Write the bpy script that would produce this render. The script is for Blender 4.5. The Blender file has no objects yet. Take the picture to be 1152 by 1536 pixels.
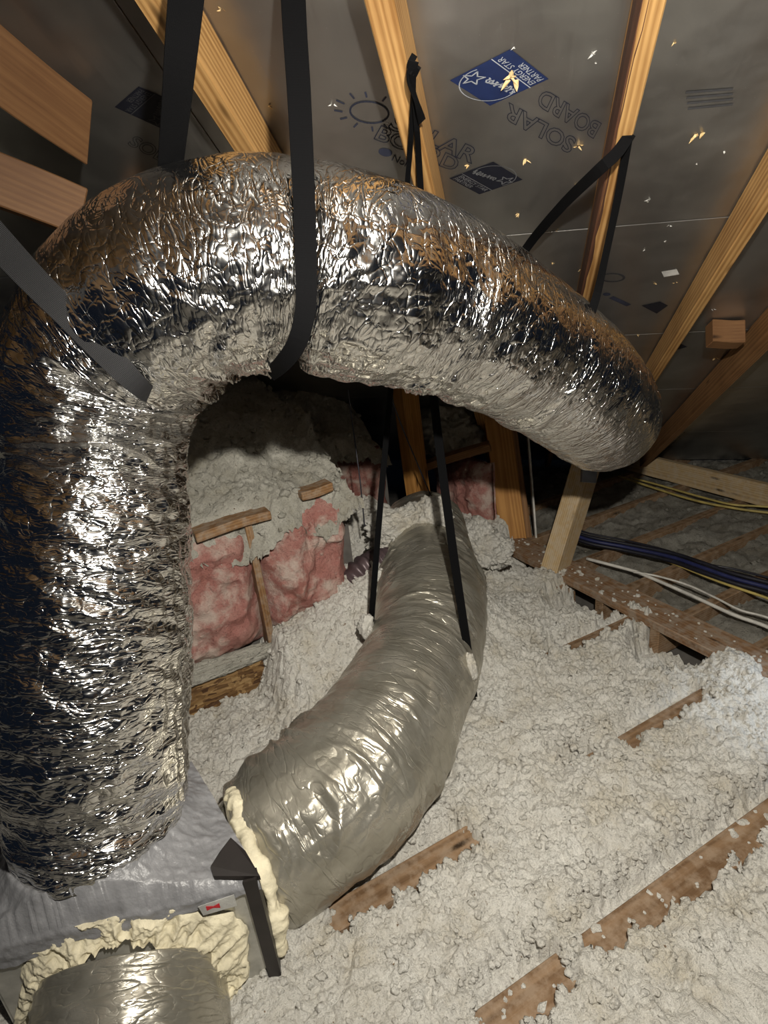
import bpy, bmesh, math, random
import numpy as np
from mathutils import Vector, Matrix
random.seed(7)
SC = bpy.context.scene
COL = SC.collection
# ------------------------------------------------------------------ camera
FPX, CX, CY, CAM_H = 900.0, 576.0, 768.0, 1.6
nrm = lambda v: np.array(v, float) / np.linalg.norm(v)
_D = nrm((250, 2300, 900))
_Z = -_D
_X = nrm((1924, -561, 900)); _X = nrm(_X - _D * _X.dot(_D))
_Y = np.cross(_Z, _X)
R = np.array([_X, _Y, _Z])                 # camera (x right, y down, z forward) -> world
C = np.array([0, 0, CAM_H])
camd = bpy.data.cameras.new('camera'); cam = bpy.data.objects.new('camera', camd); COL.objects.link(cam)
camd.sensor_fit = 'VERTICAL'; camd.sensor_height = 36.0; camd.lens = 36.0 * FPX / 1536.0
camd.clip_start = 0.02
m4 = Matrix.Identity(4)
for i in range(3):
    m4[i][0] = R[i][0]; m4[i][1] = -R[i][1]; m4[i][2] = -R[i][2]; m4[i][3] = C[i]
cam.matrix_world = m4
SC.camera = cam
# ------------------------------------------------------------------ world, lamp, exposure
w = bpy.data.worlds.new('dark_attic_air'); SC.world = w; w.use_nodes = True
w.node_tree.nodes['Background'].inputs[0].default_value = (0.35, 0.55, 1.0, 1)
w.node_tree.nodes['Background'].inputs[1].default_value = 0.010
ld = bpy.data.lights.new('head_lamp', 'SPOT'); lo = bpy.data.objects.new('head_lamp', ld); COL.objects.link(lo)
ld.energy = 184; ld.spot_size = math.radians(140); ld.spot_blend = 1.0; ld.shadow_soft_size = 0.022; ld.color = (1.0, 0.95, 0.85)
lo.location = C + R @ np.array([0.12, -0.335, -0.02])
lo.rotation_euler = Vector(R @ np.array([.19, .17, 1.0])).to_track_quat('-Z', 'Y').to_euler()
l2 = bpy.data.lights.new('head_lamp_spill', 'POINT'); o2 = bpy.data.objects.new('head_lamp_spill', l2); COL.objects.link(o2)
l2.energy = 26; l2.color = ld.color; l2.shadow_soft_size = .03; o2.location = lo.location
wl = bpy.data.lights.new('cool_work_light', 'SPOT'); wo = bpy.data.objects.new('cool_work_light', wl); COL.objects.link(wo)
wl.energy = 22; wl.color = (.72, .84, 1.0); wl.spot_size = math.radians(48); wl.spot_blend = .8; wl.shadow_soft_size = .03
wo.location = C + R @ np.array([1.75, .1, 1.55]); wo.rotation_euler = Vector(R @ np.array([-.28, .62, .55])).to_track_quat('-Z', 'Y').to_euler()
SC.view_settings.view_transform = 'Standard'; SC.view_settings.look = 'None'
SC.view_settings.gamma = 1.0; SC.view_settings.use_curve_mapping = False
SC.view_settings.exposure = 0.0
# ------------------------------------------------------------------ geometry helpers
def ray(px, py): return R @ np.array([(px - CX) / FPX, (py - CY) / FPX, 1.0])
def P(px, py, d): return C + ray(px, py) * d
def onplane(px, py, p, n):
    r = ray(px, py); return C + r * ((np.array(p) - C).dot(n) / r.dot(n))
def F(px, py, z=0.0): return onplane(px, py, (0, 0, z), np.array([0, 0, 1.0]))
RD = R @ nrm((204, 112, 900))              # rafter direction, down the slope
_s = R @ nrm((-3876, -68, 900))
RN = nrm(np.cross(RD, _s))                 # roof normal, up
RS = np.cross(RN, RD)                      # along the ridge, to the left
RP = P(700, 230, 1.5)
def roof(px, py, off=0.0): return onplane(px, py, RP + RN * off, RN)
def rab(a, b, off=0.0): return RP + RD * a + RS * b + RN * off

def _hash(i, seed):
    h = (i[0] * 374761393 + i[1] * 668265263 + i[2] * 2147483647 + seed * 974711) & 0xffffffff
    h = ((h ^ (h >> 13)) * 1274126177) & 0xffffffff
    return ((h ^ (h >> 16)) & 0xffff) / 65535.0
def vnoise(x, y, z, seed=0):               # smooth value noise in -1..1
    x, y, z = np.broadcast_arrays(np.asarray(x, float), np.asarray(y, float), np.asarray(z, float))
    xi, yi, zi = np.floor(x).astype(np.int64), np.floor(y).astype(np.int64), np.floor(z).astype(np.int64)
    fx, fy, fz = x - xi, y - yi, z - zi
    sm = lambda t: t * t * t * (t * (t * 6 - 15) + 10)
    ux, uy, uz = sm(fx), sm(fy), sm(fz)
    r = 0
    for a in (0, 1):
        for b in (0, 1):
            for c in (0, 1):
                r = r + _hash((xi + a, yi + b, zi + c), seed) * (ux if a else 1 - ux) * (uy if b else 1 - uy) * (uz if c else 1 - uz)
    return r * 2 - 1
def fbm(x, y, z, seed=0, o=3):
    r, a, t = 0, 1.0, 0
    for k in range(o):
        r = r + a * vnoise(np.asarray(x) * 2 ** k, np.asarray(y) * 2 ** k, np.asarray(z) * 2 ** k, seed + k); t += a; a *= 0.5
    return r / t
def ridge(x, y, z, seed=0): return 1 - 2 * np.abs(vnoise(x, y, z, seed))
def lumps(x, y, cell, seed=0):             # popcorn bumps 0..1
    gx, gy = x / cell, y / cell
    ix, iy = np.floor(gx).astype(np.int64), np.floor(gy).astype(np.int64)
    best = np.zeros_like(gx)
    for a in (-1, 0, 1):
        for b in (-1, 0, 1):
            cxx, cyy = ix + a, iy + b
            q = (cxx, cyy, np.zeros_like(cxx))
            jx, jy, hh = _hash(q, seed), _hash(q, seed + 1), _hash(q, seed + 2)
            d2 = (gx - cxx - jx) ** 2 + (gy - cyy - jy) ** 2
            best = np.maximum(best, (0.45 + 0.55 * hh) * np.sqrt(np.maximum(0, 1 - d2 / (0.45 + 0.5 * hh))))
    return best

def smooth(a, b, x):
    t = np.clip((x - a) / (b - a), 0, 1); return t * t * (3 - 2 * t)
def crumple(x, y, z, wl, n=7, seed=0, along=1.0):
    """flat facets between straight creases: folded sawtooth waves in random directions"""
    rng = np.random.default_rng(seed); r = 0
    for k in range(n):
        d = rng.normal(size=3) * np.array([along, 1, 1]); d /= np.linalg.norm(d)
        L = wl * rng.uniform(.6, 1.6); ph = rng.uniform(0, 9)
        wv_ = 0.35 * vnoise(x * .35 / wl, y * .35 / wl, z * .35 / wl, seed + 31 * k)
        t_ = (x * d[0] + y * d[1] + z * d[2]) / L + ph + wv_
        msk = smooth(-.15, .45, vnoise(x * .3 / wl + k * 7, y * .3 / wl, z * .3 / wl, seed + 57 * k))
        r = r + msk * (np.abs(t_ - np.floor(t_) - .5) * 2 - .5) * L
    return r
def tag(o, label=None, cat=None, group=None, kind=None):
    if label: o['label'] = label
    if cat: o['category'] = cat
    if group: o['group'] = group
    if kind: o['kind'] = kind
    return o
def link(name, me, mat=None, parent=None):
    o = bpy.data.objects.new(name, me); COL.objects.link(o)
    if mat is not None and not me.materials: me.materials.append(mat)
    if parent is not None: o.parent = parent
    return o
def mesh_np(name, V, Fq, smooth=True):
    me = bpy.data.meshes.new(name)
    V = np.asarray(V, np.float32); Fq = np.asarray(Fq, np.int32)
    me.vertices.add(len(V)); me.vertices.foreach_set('co', V.ravel())
    k = Fq.shape[1]
    me.loops.add(Fq.size); me.loops.foreach_set('vertex_index', Fq.ravel())
    me.polygons.add(len(Fq)); me.polygons.foreach_set('loop_start', np.arange(0, Fq.size, k, dtype=np.int32))
    me.update(calc_edges=True)
    me.polygons.foreach_set('use_smooth', np.full(len(Fq), smooth, dtype=bool))
    return me
def grid_faces(nu, nv, wrap=False):
    i = np.arange(nu - 1)[:, None]; j = np.arange(nv if wrap else nv - 1)[None, :]
    jn = (j + 1) % nv
    return np.stack([i * nv + j, (i + 1) * nv + j, (i + 1) * nv + jn, i * nv + jn], -1).reshape(-1, 4)
def attr_vec(me, name, A):
    a = me.attributes.new(name, 'FLOAT_VECTOR', 'POINT'); a.data.foreach_set('vector', np.asarray(A, np.float32).ravel())
def attr_f(me, name, A):
    a = me.attributes.new(name, 'FLOAT', 'POINT'); a.data.foreach_set('value', np.asarray(A, np.float32).ravel())

def frame(axis, up):
    x = nrm(axis); y = nrm(np.cross(up, x)); z = np.cross(x, y)
    return x, y, z
def bar(name, p0, p1, wd, ht, up, mat, label=None, cat='beam', group=None, parent=None, kind=None, bev=0.003, cut0=0.0, cut1=0.0):
    """squared timber from p0 to p1: local x along it, wd along local y, ht along local z; cut0/cut1 skew the ends"""
    p0, p1 = np.array(p0), np.array(p1)
    L = np.linalg.norm(p1 - p0); x, y, z = frame(p1 - p0, np.array(up, float))
    bm = bmesh.new(); bmesh.ops.create_cube(bm, size=1)
    for v in bm.verts:
        u = v.co.x + 0.5
        v.co = Vector((u * L + (cut1 if u > .5 else cut0) * v.co.z * ht, v.co.y * wd, v.co.z * ht))
    # a few cuts so that a long timber can be slightly crooked
    eds = [e for e in bm.edges if abs(e.verts[0].co.x - e.verts[1].co.x) > L * .5]
    bmesh.ops.subdivide_edges(bm, edges=eds, cuts=5)
    sd = random.random() * 100
    for v in bm.verts:
        t = v.co.x / L
        v.co.y += 0.006 * math.sin(t * 3.1 + sd) * wd / 0.05 * 0.4; v.co.z += 0.003 * math.sin(t * 4.3 + sd * 2)
    bmesh.ops.bevel(bm, geom=[e for e in bm.edges if e.calc_face_angle(0) > 0.8], offset=bev, segments=1, affect='EDGES')
    me = bpy.data.meshes.new(name); bm.to_mesh(me); bm.free()
    o = link(name, me, mat, parent)
    M = Matrix.Identity(4)
    for i in range(3):
        M[i][0], M[i][1], M[i][2], M[i][3] = x[i], y[i], z[i], p0[i]
    o.matrix_world = M
    return tag(o, label, cat if parent is None and kind != 'structure' else None, group, kind)

def catmull(pts, n=40):
    pts = np.array(pts, float); q = np.vstack([2 * pts[0] - pts[1], pts, 2 * pts[-1] - pts[-2]]); out = []
    t = np.linspace(0, 1, n, endpoint=False)[:, None]
    for i in range(1, len(q) - 2):
        a, b, c, d = q[i - 1], q[i], q[i + 1], q[i + 2]
        out.append(0.5 * (2 * b + (c - a) * t + (2 * a - 5 * b + 4 * c - d) * t ** 2 + (3 * b - 3 * c + d - a) * t ** 3))
    return np.vstack(out + [pts[-1:]])
def resample(curve, n):
    d = np.r_[0, np.cumsum(np.linalg.norm(np.diff(curve[:, :3], axis=0), axis=1))]
    s = np.linspace(0, d[-1], n)
    return np.stack([np.interp(s, d, curve[:, k]) for k in range(curve.shape[1])], 1), s

def tube(name, ctrl, mat, ns, nt, disp=None, parent=None, caps=True, world=False):
    """tube along ctrl = [(px, py, depth, radius)] (or world xyz + radius); disp(s, th, cx, inner, pts) adds to the radius"""
    pts = [np.r_[np.array(c[:3]) if world else P(*c[:3]), c[3]] for c in ctrl]
    cv, s = resample(catmull(pts), ns)
    c3, rad = cv[:, :3], cv[:, 3]
    T = np.gradient(c3, s, axis=0); T /= np.linalg.norm(T, axis=1)[:, None]
    K = np.gradient(T, s, axis=0)
    if ns > 60:
        ker = np.hanning(31); ker /= ker.sum()
        K = np.stack([np.convolve(np.pad(K[:, i], 15, mode='edge'), ker, 'valid') for i in range(3)], 1)
    U = np.zeros_like(T); u = nrm(c3[0] - C)   # seam on the far side
    for i in range(ns):
        u = nrm(u - T[i] * u.dot(T[i])); U[i] = u
    V = np.cross(T, U)
    th = np.linspace(0, 2 * math.pi, nt, endpoint=False)
    rdir = U[:, None, :] * np.cos(th)[None, :, None] + V[:, None, :] * np.sin(th)[None, :, None]
    inner = np.clip((K[:, None, :] * rdir).sum(-1) * rad[:, None], -1, 1)
    S = np.repeat(s[:, None], nt, 1); TH = np.repeat(th[None, :], ns, 0)
    CT, ST = np.cos(TH) * rad[:, None], np.sin(TH) * rad[:, None]
    r = np.repeat(rad[:, None], nt, 1)
    shift = 0
    if disp is not None:
        dr = disp(S, CT, ST, inner, rdir, c3, s)
        if isinstance(dr, tuple): dr, shift = dr[0], dr[1][..., None] * T[:, None, :]
        r = r + dr
    pos = c3[:, None, :] + rdir * r[..., None] + shift
    Vv = pos.reshape(-1, 3); Fq = grid_faces(ns, nt, True)
    tc = np.stack([S, CT, ST], -1).reshape(-1, 3)
    if caps:
        Vv = np.vstack([Vv, c3[:1], c3[-1:]]); n0 = ns * nt
        tc = np.vstack([tc, [[0, 0, 0]], [[s[-1], 0, 0]]])
        j = np.arange(nt); jn = (j + 1) % nt
        e0 = np.stack([np.full(nt, n0), j, jn, jn], -1); b = (ns - 1) * nt
        e1 = np.stack([np.full(nt, n0 + 1), b + jn, b + j, b + j], -1)
        me = bpy.data.meshes.new(name)
        me.from_pydata(Vv.tolist(), [], Fq.tolist() + [list(q[:3]) for q in e0] + [list(q[:3]) for q in e1])
        me.polygons.foreach_set('use_smooth', np.full(len(me.polygons), True))
        me.update()
    else:
        me = mesh_np(name, Vv, Fq)
    attr_vec(me, 'tc', tc)
    return link(name, me, mat, parent)

def ribbon(name, pts, width, mat, thick=0.003, parent=None, world=False, n=60, faces=None):
    """strap: pts = (px, py, depth) ; width constant or list ; flat side turned to `faces` (default the viewer's side)"""
    W = np.full(len(pts), width) if np.isscalar(width) else np.array(width)
    pp = [np.r_[np.array(p[:3]) if world else P(*p[:3]), W[i], (p[3] if len(p) > 3 else 0.0)] for i, p in enumerate(pts)]
    cv, s = resample(catmull(pp), n)
    c3 = cv[:, :3]; T = np.gradient(c3, s, axis=0); T /= np.linalg.norm(T, axis=1)[:, None]
    vd = c3 - C
    if faces is not None: vd = vd * 0 + np.array(faces)
    B = np.cross(T, vd); B /= np.linalg.norm(B, axis=1)[:, None]
    N = np.cross(B, T)
    a = cv[:, 4:5]
    B2 = B * np.cos(a) + N * np.sin(a); N2 = np.cross(B2, T)
    h = cv[:, 3:4] / 2; k = thick / 2
    ring = [c3 + B2 * h * u + N2 * k * v for u, v in ((-1, -.4), (-.96, -1), (0, -1), (.96, -1), (1, -.4), (1, .4), (.96, 1), (0, 1), (-.96, 1), (-1, .4))]
    V = np.stack(ring, 1); nt = len(ring)
    Fq = grid_faces(n, nt, True).tolist()
    Fq += [list(range(nt))[::-1], [(n - 1) * nt + i for i in range(nt)]]
    me = bpy.data.meshes.new(name); me.from_pydata(V.reshape(-1, 3).tolist(), [], Fq); me.update()
    across = np.array([-1, -.96, 0, .96, 1, 1, .96, 0, -.96, -1])[None, :] * h
    attr_vec(me, 'tc', np.stack([np.repeat(s[:, None], nt, 1), across, across * 0], -1).reshape(-1, 3))
    return link(name, me, mat, parent)
# ------------------------------------------------------------------ materials
class NT:
    def __init__(self, name):
        self.m = bpy.data.materials.new(name); self.m.use_nodes = True
        self.t = self.m.node_tree; self.t.nodes.clear()
        self.out = self.n('ShaderNodeOutputMaterial'); self.b = self.n('ShaderNodeBsdfPrincipled')
        self.l(self.b.outputs[0], self.out.inputs[0])
    def n(self, ty, **kw):
        nd = self.t.nodes.new(ty)
        for k, v in kw.items():
            if k.startswith('i_'):
                nd.inputs[k[2:].replace('_', ' ')].default_value = v
            else: setattr(nd, k, v)
        return nd
    def l(self, a, b): self.t.links.new(a, b)
    def vec(self, attr=None, scale=(1, 1, 1), obj=True):
        if attr: src = self.n('ShaderNodeAttribute', attribute_name=attr).outputs['Vector']
        else: src = self.n('ShaderNodeTexCoord').outputs['Object']
        mp = self.n('ShaderNodeMapping'); mp.inputs['Scale'].default_value = scale; self.l(src, mp.inputs[0]); return mp.outputs[0]
    def noise(self, v, scale, detail=3, rough=.5, dist=0, ty='FBM'):
        nd = self.n('ShaderNodeTexNoise'); nd.noise_type = ty
        nd.inputs['Scale'].default_value = scale; nd.inputs['Detail'].default_value = detail
        nd.inputs['Roughness'].default_value = rough; nd.inputs['Distortion'].default_value = dist
        self.l(v, nd.inputs['Vector']); return nd.outputs[0]
    def voro(self, v, scale, feat='F1', out='Distance'):
        nd = self.n('ShaderNodeTexVoronoi'); nd.feature = feat; nd.inputs['Scale'].default_value = scale
        self.l(v, nd.inputs['Vector']); return nd.outputs[out]
    def ramp(self, f, stops):
        nd = self.n('ShaderNodeValToRGB'); e = nd.color_ramp.elements
        while len(e) < len(stops): e.new(0.5)
        for i, (p, c) in enumerate(stops): e[i].position = p; e[i].color = (*c, 1) if len(c) == 3 else c
        self.l(f, nd.inputs[0]); return nd.outputs[0]
    def mix(self, f, a, b, blend='MIX'):
        nd = self.n('ShaderNodeMix'); nd.data_type = 'RGBA'; nd.blend_type = blend
        for k, v in ((0, f), (6, a), (7, b)):
            if hasattr(v, 'default_value'): self.l(v, nd.inputs[k])
            else: nd.inputs[k].default_value = v if k == 0 or len(v) == 4 else (*v, 1)
        return nd.outputs[2]
    def math(self, op, a, b=0.0):
        nd = self.n('ShaderNodeMath'); nd.operation = op
        for k, v in ((0, a), (1, b)):
            if hasattr(v, 'default_value'): self.l(v, nd.inputs[k])
            else: nd.inputs[k].default_value = v
        return nd.outputs[0]
    def bump(self, hgt, dist, strength=1.0, prev=None):
        nd = self.n('ShaderNodeBump'); nd.inputs['Strength'].default_value = strength; nd.inputs['Distance'].default_value = dist
        self.l(hgt, nd.inputs['Height'])
        if prev is not None: self.l(prev, nd.inputs['Normal'])
        return nd.outputs[0]
    def set(self, **kw):
        for k, v in kw.items():
            i = self.b.inputs[k.replace('_', ' ')]
            if hasattr(v, 'default_value'): self.l(v, i)
            else: i.default_value = (*v, 1) if isinstance(v, tuple) and len(v) == 3 else v
        return self.m

def plain(name, col, rough=.6, metal=0.0, bump=None):
    t = NT(name); v = t.vec()
    f = t.noise(v, 18, 4, .6)
    c = t.ramp(f, [(.3, tuple(x * .75 for x in col)), (.7, tuple(min(1, x * 1.2) for x in col))])
    t.set(Base_Color=c, Roughness=rough, Metallic=metal)
    if bump: t.set(Normal=t.bump(t.noise(v, bump[0], 4, .6), bump[1]))
    return t.m
def wood(name, lo, hi, dust=None, dustamt=.5, knots=True, rings=.34):
    t = NT(name)
    oi = t.n('ShaderNodeObjectInfo')
    v0 = t.vec(scale=(1, 1, 1))
    add = t.n('ShaderNodeVectorMath'); add.operation = 'ADD'; t.l(v0, add.inputs[0])
    sc = t.n('ShaderNodeVectorMath'); sc.operation = 'SCALE'; sc.inputs[0].default_value = (3.1, 0.13, 0.17); t.l(oi.outputs['Random'], sc.inputs['Scale'])
    t.l(sc.outputs[0], add.inputs[1])
    v = add.outputs[0]
    mp = t.n('ShaderNodeMapping'); mp.inputs['Scale'].default_value = (1.6, 22, 22); t.l(v, mp.inputs[0])
    wv = t.n('ShaderNodeTexWave'); wv.wave_type = 'RINGS'; wv.rings_direction = 'X'
    wv.inputs['Scale'].default_value = 1.3; wv.inputs['Distortion'].default_value = 3.2; wv.inputs['Detail'].default_value = 2.5; wv.inputs['Detail Scale'].default_value = 1.1
    t.l(mp.outputs[0], wv.inputs[0])
    mp2 = t.n('ShaderNodeMapping'); mp2.inputs['Scale'].default_value = (6, 220, 220); t.l(v, mp2.inputs[0])
    fine = t.noise(mp2.outputs[0], 1, 3, .6)
    big = t.noise(v, 5, 3, .5)
    f = t.math('ADD', t.math('MULTIPLY', wv.outputs[0], rings), t.math('MULTIPLY', fine, .42))
    f = t.math('ADD', f, t.math('MULTIPLY', t.math('SUBTRACT', big, .5), .6))
    c = t.ramp(f, [(.12, lo), (.8, hi)])
    if knots:
        mk = t.n('ShaderNodeMapping'); mk.inputs['Scale'].default_value = (3.2, 13, 13); t.l(v, mk.inputs[0])
        k = t.voro(mk.outputs[0], 1.0)
        c = t.mix(t.ramp(k, [(.06, (1, 1, 1)), (.15, (0, 0, 0))]), c, tuple(x * .28 for x in lo))
    if dust:
        d = t.ramp(t.noise(v, 26, 5, .65), [(.42, (0, 0, 0)), (.62, (1, 1, 1))])
        c = t.mix(t.math('MULTIPLY', d, dustamt), c, dust)
    t.set(Base_Color=c, Roughness=.62, Normal=t.bump(f, .0012, .7))
    t.b.inputs['Specular IOR Level'].default_value = .3
    return t.m

def foil(name, base, rough, bumpd, metal=1.0, dust=None, fine=1.0):
    t = NT(name); v = t.vec('tc')
    def mp(sc_, rot=(0, 0, 0)):
        m = t.n('ShaderNodeMapping'); m.inputs['Scale'].default_value = sc_; m.inputs['Rotation'].default_value = rot; t.l(v, m.inputs[0]); return m.outputs[0]
    def crease(vec, scale, p, dist=.5, det=1):
        n_ = t.noise(vec, scale, det, .5, dist)
        return t.math('POWER', t.math('SUBTRACT', 1.0, t.math('MULTIPLY', t.math('ABSOLUTE', t.math('SUBTRACT', n_, .5)), 2.0)), p)
    n = t.bump(crease(mp((2.6, .7, .7), (0, 0, .25)), 17, 10), bumpd)
    n = t.bump(crease(mp((1.4, 1, 1), (.3, .5, .7)), 24, 9), bumpd * .55 * fine, 1, n)
    n = t.bump(crease(mp((3.0, 1, 1), (0, .2, -.35)), 34, 8), bumpd * .4 * fine, 1, n)
    n = t.bump(t.voro(mp((1.6, 1, 1), (.2, .1, .4)), 20), bumpd * .55 * fine, 1, n)
    n = t.bump(t.noise(v, 170, 2, .6), bumpd * .06, 1, n)
    c = base
    if dust:
        d = t.ramp(t.noise(v, 9, 4, .6), [(.35, (0, 0, 0)), (.75, (1, 1, 1))])
        c = t.mix(d, base, dust)
        rr = t.n('ShaderNodeMapRange'); rr.inputs['To Min'].default_value = rough; rr.inputs['To Max'].default_value = rough + .15
        t.l(d, rr.inputs['Value']); rough = rr.outputs[0]
    t.set(Base_Color=c, Roughness=rough, Metallic=metal, Normal=n)
    return t.m

M = {}
M['bark'] = wood('reddish_bark', (.05, .02, .012), (.14, .06, .03), None, 0, False)
M['smoothwood'] = wood('aged_smooth_pine', (.14, .066, .028), (.29, .155, .065), None, 0, True, .12)
M['brownwood'] = wood('brown_framing_timber', (.17, .085, .035), (.33, .19, .085), (.4, .36, .3), .4)
M['foil2'] = foil('foil_tape_skin', (.7, .7, .68), .2, .003)
M['rafter'] = wood('rafter_pine', (.25, .12, .035), (.60, .36, .14))
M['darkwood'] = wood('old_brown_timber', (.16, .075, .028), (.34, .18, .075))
M['joist'] = wood('dusty_joist_timber', (.14, .08, .04), (.33, .21, .12), (.36, .27, .19), .6)
M['plank'] = wood('dusty_plank_timber', (.17, .09, .045), (.33, .2, .11), (.33, .27, .21), .75)
M['stud'] = wood('stud_timber', (.30, .13, .03), (.55, .28, .08))
M['post'] = wood('pale_post_timber', (.38, .26, .13), (.62, .46, .26), (.55, .5, .42), .35)
M['foil'] = foil('bright_foil_jacket', (.84, .83, .81), .16, .0017)
M['greyfoil'] = foil('dull_grey_film_jacket', (.48, .455, .39), .25, .0013, .66, (.27, .25, .20), .45)
M['strap'] = None
t = NT('black_webbing'); v = t.vec('tc')
wv = t.n('ShaderNodeTexWave'); wv.bands_direction = 'X'; wv.inputs['Scale'].default_value = 170; t.l(v, wv.inputs[0])
wy = t.n('ShaderNodeTexWave'); wy.bands_direction = 'Y'; wy.inputs['Scale'].default_value = 240; t.l(v, wy.inputs[0])
M['strap'] = t.set(Base_Color=(.004, .004, .0045), Roughness=.75, Specular_IOR_Level=.06, Normal=t.bump(t.math('MULTIPLY', wv.outputs[0], wy.outputs[0]), .0008, .8))
t = NT('grey_webbing'); v = t.vec('tc')
wv = t.n('ShaderNodeTexWave'); wv.bands_direction = 'X'; wv.inputs['Scale'].default_value = 130; t.l(v, wv.inputs[0])
wy = t.n('ShaderNodeTexWave'); wy.bands_direction = 'Y'; wy.inputs['Scale'].default_value = 150; t.l(v, wy.inputs[0])
wf = t.math('MULTIPLY', wv.outputs[0], wy.outputs[0])
M['strapgrey'] = t.set(Base_Color=t.ramp(wf, [(.1, (.012, .012, .014)), (.8, (.07, .07, .07))]), Roughness=.6, Specular_IOR_Level=.15, Normal=t.bump(wf, .0015, .8))
def fluff(name, a, b, tint=None):
    t = NT(name); v = t.vec()
    n1 = t.noise(v, 9, 4, .6); n2 = t.noise(v, 140, 4, .7)
    c = t.ramp(t.noise(v, 6, 6, .68), [(.34, tuple(x * y for x, y in zip(a, (.93, .90, .84)))), (.47, a), (.66, b)])
    c = t.mix(t.ramp(n2, [(.3, (.8, .8, .8)), (.47, (0, 0, 0))]), c, tuple(x * .5 for x in a))
    c = t.mix(t.ramp(t.noise(v, 75, 2, .5), [(.24, (1, 1, 1)), (.29, (0, 0, 0))]), c, tuple(x * y for x, y in zip(a, (.35, .27, .2))))
    if tint:
        c = t.mix(t.ramp(t.noise(v, 7, 5, .65), [(.48, (0, 0, 0)), (.62, (1, 1, 1))]), c, tint)
    n = t.bump(n2, .011, 1.0); n = t.bump(t.noise(v, 420, 3, .7), .002, .8, n)
    return t.set(Base_Color=c, Roughness=.95, Normal=n, Specular_IOR_Level=.05)
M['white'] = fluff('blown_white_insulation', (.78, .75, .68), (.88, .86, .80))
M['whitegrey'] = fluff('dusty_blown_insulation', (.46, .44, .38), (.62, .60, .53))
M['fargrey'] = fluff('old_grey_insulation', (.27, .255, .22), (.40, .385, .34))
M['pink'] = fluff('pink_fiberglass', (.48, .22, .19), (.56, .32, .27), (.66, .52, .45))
M['pinkdark'] = fluff('darker_pink_fiberglass', (.30, .13, .11), (.42, .24, .20), (.5, .42, .36))  # darker pink than the other batts, for the recess batt
M['mastic'] = plain('grey_mastic', (.24, .24, .25), .4, 0, (22, .006))
M['cream'] = plain('cream_foam_sealant', (.76, .69, .50), .7, 0, (60, .004))
M['boxfoil'] = plain('dusty_foil_board', (.50, .49, .45), .42, .55, (30, .001))
M['blackmetal'] = plain('black_angle_strip', (.018, .014, .013), .5)
M['tape'] = plain('shiny_tape', (.62, .62, .6), .3, .4, (25, .003))
M['red'] = plain('red_print', (.5, .02, .03), .6)
M['steel'] = plain('dull_steel', (.35, .36, .38), .45, .7)
M['black'] = plain('black_cable_sheath', (.012, .012, .02), .45)
M['blue'] = plain('dark_blue_cable_sheath', (.02, .025, .09), .4)
M['yellow'] = plain('yellow_cable_sheath', (.48, .38, .12), .5)
M['cablewhite'] = plain('white_cable_sheath', (.62, .60, .55), .5)
M['ink'] = plain('dark_print_ink', (.03, .035, .06), .5)
M['inkblue'] = plain('blue_label_print', (.006, .016, .07), .55)
M['inkdark'] = plain('faded_navy_label_print', (.005, .006, .013), .6)
M['inkpale'] = plain('pale_label_lettering', (.32, .34, .38), .4)
M['inkfaint'] = plain('faded_grey_print', (.055, .055, .06), .5)
M['sticker'] = plain('white_sticker', (.6, .6, .58), .6)
M['splint'] = wood('torn_wood_splinter', (.55, .36, .15), (.85, .65, .36), None, 0, False)
M['whiteflake'] = plain('pale_torn_foil_flake', (.75, .75, .72), .4, .3)
M['purple'] = plain('purple_grey_film', (.10, .07, .075), .4, .3)
M['drywall'] = plain('grey_gypsum_back', (.12, .11, .10), .9)
# oriented strand board
t = NT('oriented_strand_board'); v = t.vec()
cols = []
for sc_, rot in (((14, 14, 70), (0, .35, .2)), ((16, 16, 60), (0, -.6, 1.1))):
    mp = t.n('ShaderNodeMapping'); mp.inputs['Scale'].default_value = sc_; mp.inputs['Rotation'].default_value = rot; t.l(v, mp.inputs[0])
    vc = t.n('ShaderNodeTexVoronoi'); vc.inputs['Scale'].default_value = 1; t.l(mp.outputs[0], vc.inputs['Vector']); cols.append(vc)
pick = t.math('GREATER_THAN', t.noise(v, 30, 2, .5), .5)
vcol = t.mix(pick, cols[0].outputs['Color'], cols[1].outputs['Color'])
c = t.ramp(vcol, [(.15, (.07, .03, .01)), (.5, (.21, .115, .04)), (.92, (.36, .23, .10))])
M['osb'] = t.set(Base_Color=c, Roughness=.7, Normal=t.bump(cols[0].outputs['Distance'], .004))
# roof foil board
t = NT('foil_faced_roof_board'); v = t.vec()
mp = t.n('ShaderNodeMapping'); mp.inputs['Scale'].default_value = (2, 120, 40); t.l(v, mp.inputs[0])
br = t.noise(mp.outputs[0], 1, 3, .6)
bl = t.noise(v, 3.2, 3, .55)
rr = t.ramp(t.math('ADD', t.math('MULTIPLY', br, .3), t.math('MULTIPLY', bl, .7)), [(.3, (.27, .27, .27)), (.7, (.42, .42, .42))])
sp = t.ramp(t.voro(v, 55), [(.02, (1, 1, 1)), (.06, (0, 0, 0))])
c = t.mix(t.math('MULTIPLY', sp, .5), t.ramp(bl, [(.3, (.36, .35, .34)), (.7, (.50, .49, .47))]), (.8, .8, .78))
n = t.bump(bl, .02, .5); n = t.bump(br, .0004, .6, n)
M['roof'] = t.set(Base_Color=c, Roughness=rr, Metallic=.93, Normal=n)
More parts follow.
